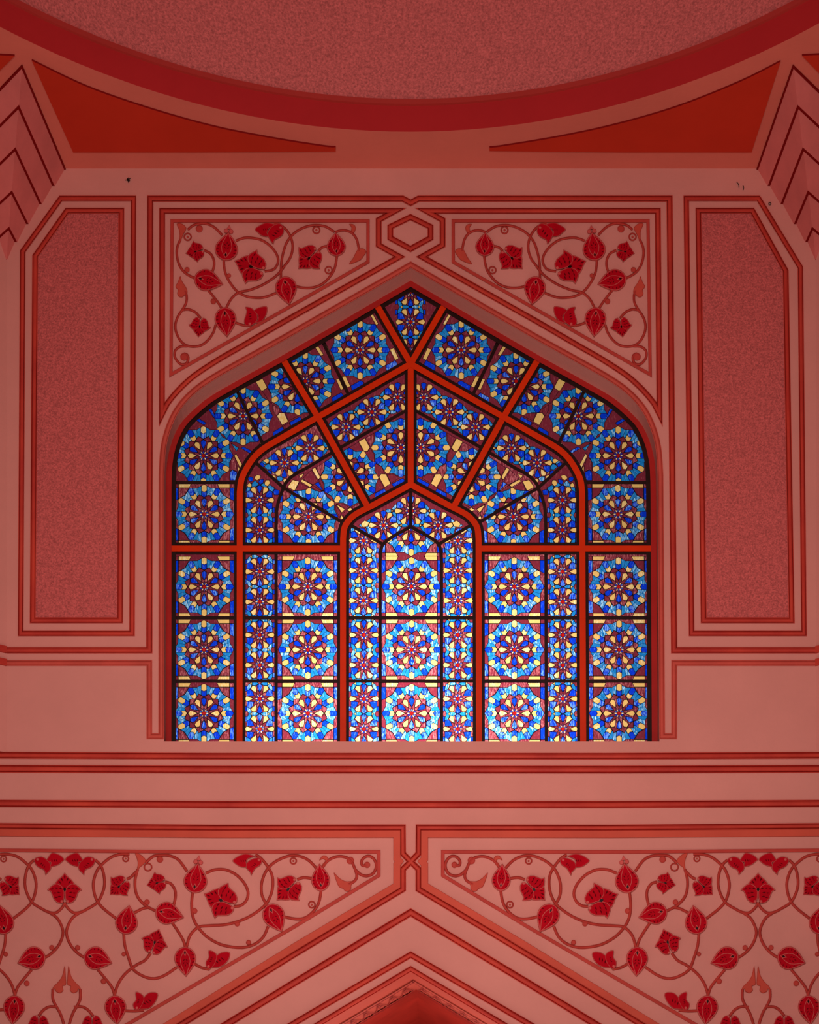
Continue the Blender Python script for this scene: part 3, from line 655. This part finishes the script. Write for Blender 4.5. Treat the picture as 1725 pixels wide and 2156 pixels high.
def ros(o, turn=0):
    out = []
    for k in range(12):
        a = k * 30 + turn; g = k % 2 == 0
        if g:
            out.append(('gold', rot([(440, 0), (478, 68), (590, 70), (560, 0), (590, -70), (478, -68)], a, o)))
            out.append(('blue', rot([(560, 0), (592, 70), (735, 70), (772, 0), (735, -70), (592, -70)], a, o)))
        else:
            out.append(('blue', rot([(432, 0), (474, 68), (607, 70), (570, 0), (607, -70), (474, -68)], a, o)))
            out.append(('gold', rot([(570, 0), (607, 70), (735, 70), (772, 0), (735, -70), (607, -70)], a, o)))
        p1 = (477, 70); q1 = (735, 70); V = pol(520, 15); Mm = pol(697, 15); p2 = frame_pt((477, -70), 30); q2 = frame_pt((735, -70), 30)
        out.append(('cyan', rot([p1, V, Mm, q1], a, o))); out.append(('cyan', rot([V, p2, q2, Mm], a, o)))
        out.append(('mag', rot([(425, 0), pol(520, 15), frame_pt((425, 0), 30), pol(381, 15)], a, o)))
    return out + core(o, turn)
def big(o):
    out = []
    for sx in (-1, 1):
        for sy in (-1, 1):
            out.append(('blue', rot([(sx * 790, sy * 680), (sx * 672, sy * 680), (sx * 672, sy * 395), (sx * 790, sy * 338)], 0, o)))
            out.append(('gold', rot([(sx * 664, sy * 790), (sx * 340, sy * 790), (sx * 388, sy * 684), (sx * 664, sy * 684)], 0, o)))
            out.append(('mag', rot([(sx * 664, sy * 676), (sx * 392, sy * 676), (sx * 500, sy * 500), (sx * 664, sy * 400)], 0, o)))
            out.append(('mag', rot([(sx * 790, sy * 790), (sx * 672, sy * 790), (sx * 672, sy * 684), (sx * 790, sy * 684)], 0, o)))
    return out + ros(o)
k8 = 12.32 / 8.214
def small(o, up=True, dn=True):
    out = []
    for sx in (-1, 1):
        for sy in (-1, 1):
            s8 = lambda p: rot([(sx * x * k8, sy * y * k8) for x, y in p], 0, o)
            out.append(('blue', s8([(225, 130), (262, 130), (262, 215), (225, 215)]))); 
            out.append(('cyan', s8([(222, 140), (222, 200), (190, 262), (134, 262), (146, 212), (168, 168)])))
            out.append(('cyan', s8([(134, 292), (134, 230), (66, 230), (12, 261), (66, 292)])))
            out.append(('gold', s8([(178, 261), (137, 234), (137, 288)])))
            out.append(('blue', s8([(98, 56), (150, 47), (222, 47), (222, 140), (170, 168), (122, 124)])))
    out += core(o, 0, 385, 372, True)
    return out
def qros(o):
    out = []
    for s in (-1, 1):
        q = lambda p: [(o[0] + s * x, o[1] + s * y) for x, y in p]
        out += [('cyan', q([(27.5, -15), (33, -11), (37.5, -4), (32.5, -1), (27.5, -7)])), ('cyan', q([(27.5, 15), (33, 11), (37.5, 4), (32.5, 1), (27.5, 7)])),
                ('gold', q([(34, 0), (38.5, -3.5), (38.5, 3.5)])), ('cyan', q([(39, -3.6), (47, -3.6), (52, 0), (47, 3.6), (39, 3.6)]))]
        out += [('blue', q([(12, -6.8), (18, -5.7), (27, -5.7), (27, -17), (20.7, -20.5), (14.8, -15)])), ('blue', q([(12, 6.8), (18, 5.7), (27, 5.7), (27, 17), (20.7, 20.5), (14.8, 15)]))]
    return out + core(o, 0, 390, 375, True)
def quad(k, c): return (k, c)
row = (1368, 1502)
panes = []
def pane(outline, pieces, bg='mag', two=True):
    panes.append((outline, [(bg, None)] + pieces))
    if two: panes.append((mir(outline), [(bg, None)] + [(c, mir(p)) for c, p in pieces]))
X1 = tr(660, 580, 4.93); X2 = tr(350, 580, 4.93); X3 = tr(680, 820, 9.08); X4 = tr(580, 920, 9.08)
pane([(865, 597), (795, 640), (865, 766), (935, 640)], small((864.5, 678)) + [c for c in small((864.5, 741.5))] + small((864.5, 614.5)), two=False)
pane(sub(FRAME, (795, 640), (676, 712)) + sub(MID, (737, 838), (865, 766)),
     [('gold', X1([(585, 400), (615, 395), (675, 505), (650, 515)])), ('gold', X1([(795, 770), (835, 750), (885, 860), (850, 880)])), ('gold', X1([(85, 700), (115, 680), (165, 780), (140, 800)])), ('gold', X1([(295, 1050), (335, 1045), (385, 1150), (350, 1165)])),
      ('blue', X1([(750, 935), (850, 880), (880, 930), (760, 990)])), ('blue', X1([(390, 1145), (490, 1090), (525, 1110), (510, 1140), (400, 1195)])), ('gold', X1([(620, 1075), (650, 1050), (670, 1050)]))] + ros((758.4, 737)))
pane(sub(FRAME, (676, 712), (597, 753)) + sub(MID, (669.5, 878), (737, 838)),
     [('gold', X2([(1545, 745), (1580, 735), (1635, 825), (1605, 835)])), ('gold', X1([(235, 1080), (265, 1070), (315, 1180), (285, 1190)])), ('blue', X1([(190, 1270), (290, 1215), (320, 1260), (200, 1315)]))] + ros((643, 802.5)))
pane(sub(FRAME, (597, 753), (494, 812)) + sub(MID, (557, 943), (669.5, 878)),
     ros((626, 814)) + ros((512, 876)) + [('gold', X2([(930, 1105), (1000, 1070), (1048, 1160), (1030, 1195), (985, 1195)])), ('mag', X2([(1000, 1200), (1050, 1165), (1095, 1240), (1095, 1330), (1070, 1310)])),
      ('gold', X2([(1150, 1460), (1175, 1425), (1225, 1425), (1268, 1515), (1205, 1555)])), ('mag', X2([(1105, 1340), (1175, 1385), (1172, 1425), (1148, 1460), (1105, 1395)])), ('mag', X2([(1240, 1430), (1330, 1430), (1375, 1455), (1270, 1510)])),
      ('blue', X2([(1280, 1525), (1390, 1465), (1410, 1500), (1300, 1565)])), ('blue', X2([(1110, 1625), (1205, 1570), (1225, 1605), (1110, 1675)])), ('mag', X2([(1215, 1565), (1275, 1530), (1295, 1570), (1230, 1605)]))])
pane(sub(FRAME, (494, 812), (355, 1016)) + [(430, 1016)] + sub(MID, (507, 1016), (557, 943)),
     ros((512, 876)) + ros((428.5, 959.5)) + [('blue', tr(350, 900, 5.75)([(770, 545), (800, 515), (855, 540), (855, 640), (770, 640)])), ('mag', tr(350, 900, 5.75)([(780, 400), (830, 350), (855, 460), (855, 535), (800, 510), (770, 530)])),
      ('gold', tr(350, 900, 5.75)([(825, 345), (845, 315), (920, 450), (900, 500)])), ('blue', tr(350, 900, 5.75)([(905, 250), (940, 235), (1045, 290), (1025, 320)])), ('gold', tr(350, 900, 5.75)([(865, 460), (895, 510), (870, 580)])),
      ('cyan', tr(350, 900, 5.75)([(785, 190), (880, 250), (850, 285)])), ('blue', X2([(440, 1390), (470, 1385), (510, 1460), (490, 1475)])), ('blue', X2([(305, 1500), (345, 1490), (415, 1530), (395, 1555)])), ('gold', tr(350, 900, 5.75)([(1095, 250), (1150, 170), (1165, 190), (1130, 240)]))])
jx0, jx1 = 355, 504.5
for y0, y1, c in ((1016, 1155, (430, 1082.6)), (1155, 1301, (430, 1235.5)), (1301, 1434, (429.5, row[0])), (1434, 1568, (429.5, row[1]))):
    pane([(jx0, y0), (jx1, y0), (jx1, y1), (jx0, y1)], big(c))
# middle ring
pane([(865, 766), (669.5, 878), (714, 944), (865, 859)], qros((837.5, 836.6)) + qros((783.3, 867.6)) + qros((728.6, 899.3)) + [('blue', [(865, 800), (858, 812), (865, 826)])])
pane([(865, 859), (714, 944)] + sub(INN, (774, 1068), (865, 1020)),
     ros((844.2, 942.4), 30) + ros((737.8, 1004), 30) + [('mag', X3([(500, 1110), (690, 1000), (760, 1180), (620, 1185)])), ('gold', X3([(685, 1000), (800, 930), (900, 1110), (850, 1185), (790, 1185)])), ('mag', X3([(815, 930), (980, 830), (980, 950), (910, 1100)])), ('mag', X3([(800, 1190), (860, 1185), (905, 1120), (985, 1260), (985, 1390), (900, 1350)])),
      ('mag', X3([(995, 1420), (1120, 1470), (1185, 1610), (1070, 1690), (990, 1560)])), ('gold', X4([(1700, 660), (1740, 610), (1790, 600)])), ('gold', tr(600, 900, 5.75)([(1140, 600), (1165, 562), (1225, 565), (1280, 680), (1210, 725)])), ('mag', tr(600, 900, 5.75)([(1235, 570), (1330, 575), (1390, 610), (1285, 675)])),
      ('blue', tr(600, 900, 5.75)([(1295, 685), (1430, 612), (1455, 650), (1320, 725)])), ('blue', tr(600, 900, 5.75)([(1090, 800), (1205, 738), (1230, 785), (1090, 865)])), ('mag', tr(600, 900, 5.75)([(1095, 790), (1100, 690), (1135, 610), (1200, 728)]))])
b1 = sub(ARCB, (712, 946), (597, 1027))
pane(sub(MID, (669.5, 878), (532, 968)) + [(597, 1027)] + list(reversed(b1)), qros((653, 943.5)) + qros((598.8, 974.6)) +
     [(c, tr(515, 920, 15.4)(p)) for c, p in (('gold', [(590, 760), (710, 700), (800, 730), (780, 840), (710, 860)]), ('blue', [(460, 880), (560, 820), (640, 870), (640, 950), (560, 1010), (480, 970)]), ('cyan', [(640, 970), (700, 900), (790, 870), (850, 960), (840, 1050), (740, 1060)]),
      ('gold', [(530, 1090), (600, 1020), (700, 1070), (690, 1180)]), ('blue', [(720, 1140), (790, 1080), (870, 1110), (890, 1190), (820, 1260), (730, 1220)]), ('gold', [(860, 1290), (930, 1230), (1020, 1270), (1010, 1380)]), ('cyan', [(1045, 1290), (1150, 1270), (1250, 1330), (1220, 1420), (1140, 1450), (1060, 1390)]), ('gold', [(1240, 1410), (1310, 1340), (1400, 1370), (1300, 1500)]),
      ('gold', [(380, 960), (430, 910), (460, 960), (430, 1030)]), ('white', [(890, 1130), (950, 1160), (985, 1215), (930, 1190)]), ('white', [(450, 1040), (500, 1015), (545, 1020), (490, 1050)]))])
pane(b1 + sub(INN, (724, 1101), (774, 1068)), ros((737.8, 1004), 30) + ros((649.6, 1087.8)) +
     [(c, X4(p)) for c, p in (('gold', [(700, 620), (760, 580), (860, 770), (820, 820)]), ('gold', [(480, 850), (510, 810), (710, 920), (660, 960)]), ('gold', [(230, 960), (330, 820), (455, 850), (370, 1030)]), ('mag', [(520, 800), (690, 630), (800, 830), (780, 890), (710, 910)]), ('mag', [(380, 1030), (460, 870), (640, 965), (600, 1000)]),
      ('blue', [(755, 900), (825, 855), (910, 1040)]), ('mag', [(770, 590), (940, 480), (940, 600), (865, 745)]), ('mag', [(830, 820), (860, 790), (930, 910), (930, 1040)]), ('mag', [(670, 960), (715, 925), (900, 1045), (840, 1050)]), ('gold', [(450, 740), (550, 690), (490, 800)]),
      ('gold', [(1165, 1290), (1335, 1380), (1270, 1450)]), ('mag', [(1170, 1280), (1300, 1280), (1420, 1350), (1350, 1385)]), ('gold', [(1370, 1395), (1430, 1350), (1510, 1400), (1450, 1440)]), ('mag', [(1150, 1300), (1265, 1460), (1235, 1540), (1160, 1400)]), ('mag', [(1290, 1470), (1350, 1405), (1440, 1440), (1320, 1560)]), ('gold', [(1235, 1560), (1265, 1490), (1320, 1580)]), ('mag', [(1450, 1345), (1600, 1280), (1635, 1330), (1520, 1390)]),
      ('mag', [(960, 1080), (1080, 1140), (1120, 1240), (1020, 1170)]))])
pane(sub(MID, (532, 968), (505, 1155)) + [(581.5, 1155), (583, 1074), (588, 1051), (597, 1027)], small((546.6, 1053)) + small((547, 1116)) +
     [(c, tr(515, 920, 15.4)(p)) for c, p in (('gold', [(320, 1290), (420, 1225), (530, 1260), (490, 1360), (410, 1410), (330, 1370)]), ('blue', [(110, 1320), (200, 1290), (280, 1330), (270, 1420), (200, 1460), (130, 1400)]), ('cyan', [(265, 1480), (340, 1410), (460, 1520), (400, 1590), (270, 1590)]), ('blue', [(450, 1430), (520, 1380), (620, 1380), (600, 1500), (490, 1540)]),
      ('gold', [(650, 1480), (700, 1400), (800, 1400), (830, 1500), (740, 1600), (660, 1560)]), ('gold', [(85, 1560), (150, 1480), (235, 1540), (220, 1640), (110, 1630)]), ('cyan', [(760, 1620), (850, 1570), (980, 1660), (910, 1780), (800, 1700)]), ('blue', [(930, 1760), (1010, 1690), (1130, 1740), (1100, 1880), (960, 1880)]))])
pane([(597, 1027), (588, 1051), (583, 1074), (581.5, 1155), (722.5, 1155)] + sub(INN, (722.5, 1140), (725, 1102)), big((649.6, 1087.8)))
for y0, y1, i in ((1155, 1301, None), (1301, 1434, 0), (1434, 1568, 1)):
    cy = 1235.2 if i is None else row[i]
    sy = (1203.7, 1267.2) if i is None else ((1337, 1400.4) if i == 0 else (1471.3, 1535))
    pane([(504.5, y0), (581.5, y0), (581.5, y1), (504.5, y1)], small((547.1, sy[0])) + small((547.1, sy[1])))
    pane([(581.5, y0), (722.5, y0), (722.5, y1), (581.5, y1)], big((648.3, cy)))
    if i is not None:
        pane([(722.5, y0), (800.5, y0), (800.5, y1), (722.5, y1)], small((766.5, sy[0])) + small((766.5, sy[1])))
        pane([(800.5, y0), (929.5, y0), (929.5, y1), (800.5, y1)], big((867, cy)), two=False)
pane(sub(INN, (865, 1020), (741, 1107)) + sub(CARC, (807, 1146), (865, 1109)), qros((807.8, 1106)) + qros((862.6, 1075.7)) + [('gold', [(760, 1103), (768, 1096), (778, 1100), (774, 1109), (764, 1110)]), ('blue', [(756, 1112), (768, 1113), (772, 1120), (765, 1124)]), ('cyan', [(772, 1114), (780, 1110), (784, 1120), (776, 1126)])])
pane([(722.5, 1301)] + sub(INN, (722.5, 1300), (741, 1107)) + sub(CARC, (807, 1146), (800.5, 1300)), small((766, 1138)) + small((766, 1201)) + small((765.7, 1264.2)))
pane(sub(CARC, (800.5, 1300), (865, 1109)) + list(reversed(mir(sub(CARC, (800.5, 1300), (865, 1109)))))[1:], big((866, 1108.5)) + big((866.5, 1235)), two=False)
def build_pane(outline, pieces):
    xs = [p[0] for p in outline]; ys = [p[1] for p in outline]; bb = (min(xs), min(ys), max(xs), max(ys))
    outline = [p for i, p in enumerate(outline) if math.hypot(p[0] - outline[i - 1][0], p[1] - outline[i - 1][1]) > .05]
    vs = [Vector(p) for p in outline]; faces = [list(range(len(outline)))]; cols = [pieces[0][0]]
    if area2(outline) < 0: faces[0].reverse()
    for c, p in pieces[1:]:
        if max(q[0] for q in p) < bb[0] or min(q[0] for q in p) > bb[2] or max(q[1] for q in p) < bb[1] or min(q[1] for q in p) > bb[3]: continue
        if area2(p) < 0: p = list(reversed(p))
        b = len(vs); vs += [Vector(q) for q in p]; faces.append(list(range(b, b + len(p)))); cols.append(c)
    vo, eo, fo, ov, oe, of = delaunay_2d_cdt(vs, [], faces, 1, .02)
    var = [random.choice((0, 0, 1, 2) if bb[1] > 1000 else (0, 0, 0, 0, 0, 1)) for _ in cols]  # lower panes get more pieces with sky streaks painted into their colour
    v = [P(q[0], q[1], DG) for q in vo]; f = []; mi = []; em_ = {}
    for q, o in zip(fo, of):
        if 0 not in o: continue
        t = max(o); f.append(tuple(q)); mi.append(GI[cols[t]][var[t]])
        for i in range(len(q)):
            a, b = q[i - 1], q[i]; em_.setdefault((min(a, b), max(a, b)), set()).add(t)
    mb = MB(); mb.add(v, f, mi)
    for (a, b), s in em_.items():
        if len(s) < 2: continue
        p, q = vo[a], vo[b]; dx, dy = q[0] - p[0], q[1] - p[1]; L = math.hypot(dx, dy)
        if L < .05: continue
        w = .56; e = .3
        ks = {cols[t] for t in s}
        if ks == {'cyan'} or ks & {'white', 'cblue', 'red'}: w = .30
        elif ks == {'mag'}: w = .45
        ux, uy = dx / L, dy / L
        pts = [(p[0] - ux * e - uy * w, p[1] - uy * e + ux * w), (q[0] + ux * e - uy * w, q[1] + uy * e + ux * w), (q[0] + ux * e + uy * w, q[1] + uy * e - ux * w), (p[0] - ux * e + uy * w, p[1] - uy * e - ux * w)]
        mb.add([P(x, y, DG + .006) for x, y in pts], [(0, 1, 2, 3)], LEAD)
    return mk('pane', mb.vf, GM, win)
for ol, pc in panes: build_pane(ol, pc)
# ------------------------------------------------------------------ sky outside and light inside
w = bpy.data.worlds.new('sky'); sc.world = w; w.use_nodes = True
nt = w.node_tree; n = nt.nodes; l = nt.links
bg = n['Background']
tc = n.new('ShaderNodeTexCoord'); sp = n.new('ShaderNodeSeparateXYZ'); l.new(tc.outputs['Generated'], sp.inputs[0])
def mth(op, a, b=None, clamp=False):
    x = n.new('ShaderNodeMath'); x.operation = op; x.use_clamp = clamp
    for i, q in enumerate((a, b)):
        if q is None: continue
        if isinstance(q, (int, float)): x.inputs[i].default_value = q
        else: l.new(q, x.inputs[i])
    return x.outputs[0]
def gauss(cx, sx, cz, sz):
    a = mth('DIVIDE', mth('SUBTRACT', sp.outputs[0], cx), sx); b = mth('DIVIDE', mth('SUBTRACT', sp.outputs[2], cz), sz)
    return mth('EXPONENT', mth('MULTIPLY', mth('ADD', mth('MULTIPLY', a, a), mth('MULTIPLY', b, b)), -1.0))
front = mth('MULTIPLY', mth('ADD', sp.outputs[1], .2), 5.0, True)
nz = n.new('ShaderNodeTexNoise'); nz.inputs['Scale'].default_value = 9; nz.inputs['Detail'].default_value = 6; l.new(tc.outputs['Generated'], nz.inputs['Vector'])
cloud = mth('ADD', mth('MULTIPLY', nz.outputs['Fac'], .8), .6)
glow = mth('ADD', mth('MULTIPLY', gauss(-.022, .112, .17, .165), 4.8), .50)
glow = mth('MULTIPLY', glow, cloud)
amb = .16
stren = mth('ADD', mth('MULTIPLY', front, mth('SUBTRACT', glow, amb)), amb)
bg.inputs['Color'].default_value = (1, .97, .94, 1)
l.new(stren, bg.inputs['Strength'])
def area(name, loc, rot_, sx, sy, power, col):
    a = bpy.data.lights.new(name, 'AREA'); a.shape = 'RECTANGLE'; a.size = sx; a.size_y = sy; a.energy = power; a.color = col
    o = bpy.data.objects.new(name, a); COL.objects.link(o); o.location = loc; o.rotation_euler = rot_; return o
ed = area('entrance_daylight', (0, -31, 6.2), (math.radians(96), 0, 0), 7, 8, 1340, (1, .95, .9)); ed.data.spread = math.radians(88)
area('vault_fill', (0, 3, .3), (math.radians(180), 0, 0), 6, 12, 260, (1, .93, .86))  # added fill lamp, out of view, brightens the arch from below
# every Empty sits at the base of its thing
for o in list(COL.objects):
    if o.type == 'EMPTY':
        pts = [v.co for c in o.children for v in c.data.vertices]
        b = Vector(((min(p.x for p in pts) + max(p.x for p in pts)) / 2, (min(p.y for p in pts) + max(p.y for p in pts)) / 2, min(p.z for p in pts)))
        o.location = b
        for c in o.children: c.location = -b
area('floor_bounce_fill', (0, -15, .2), (math.radians(180), 0, 0), 16, 18, 1000, (1, .93, .87))  # added upward lamp, out of view, stands in for floor bounce
sc.view_settings.view_transform = 'Standard'; sc.view_settings.look = 'None'; sc.view_settings.gamma = 1; sc.view_settings.use_curve_mapping = False
sc.view_settings.exposure = 0
sc.cycles.max_bounces = 8; sc.cycles.diffuse_bounces = 4; sc.cycles.transparent_max_bounces = 12
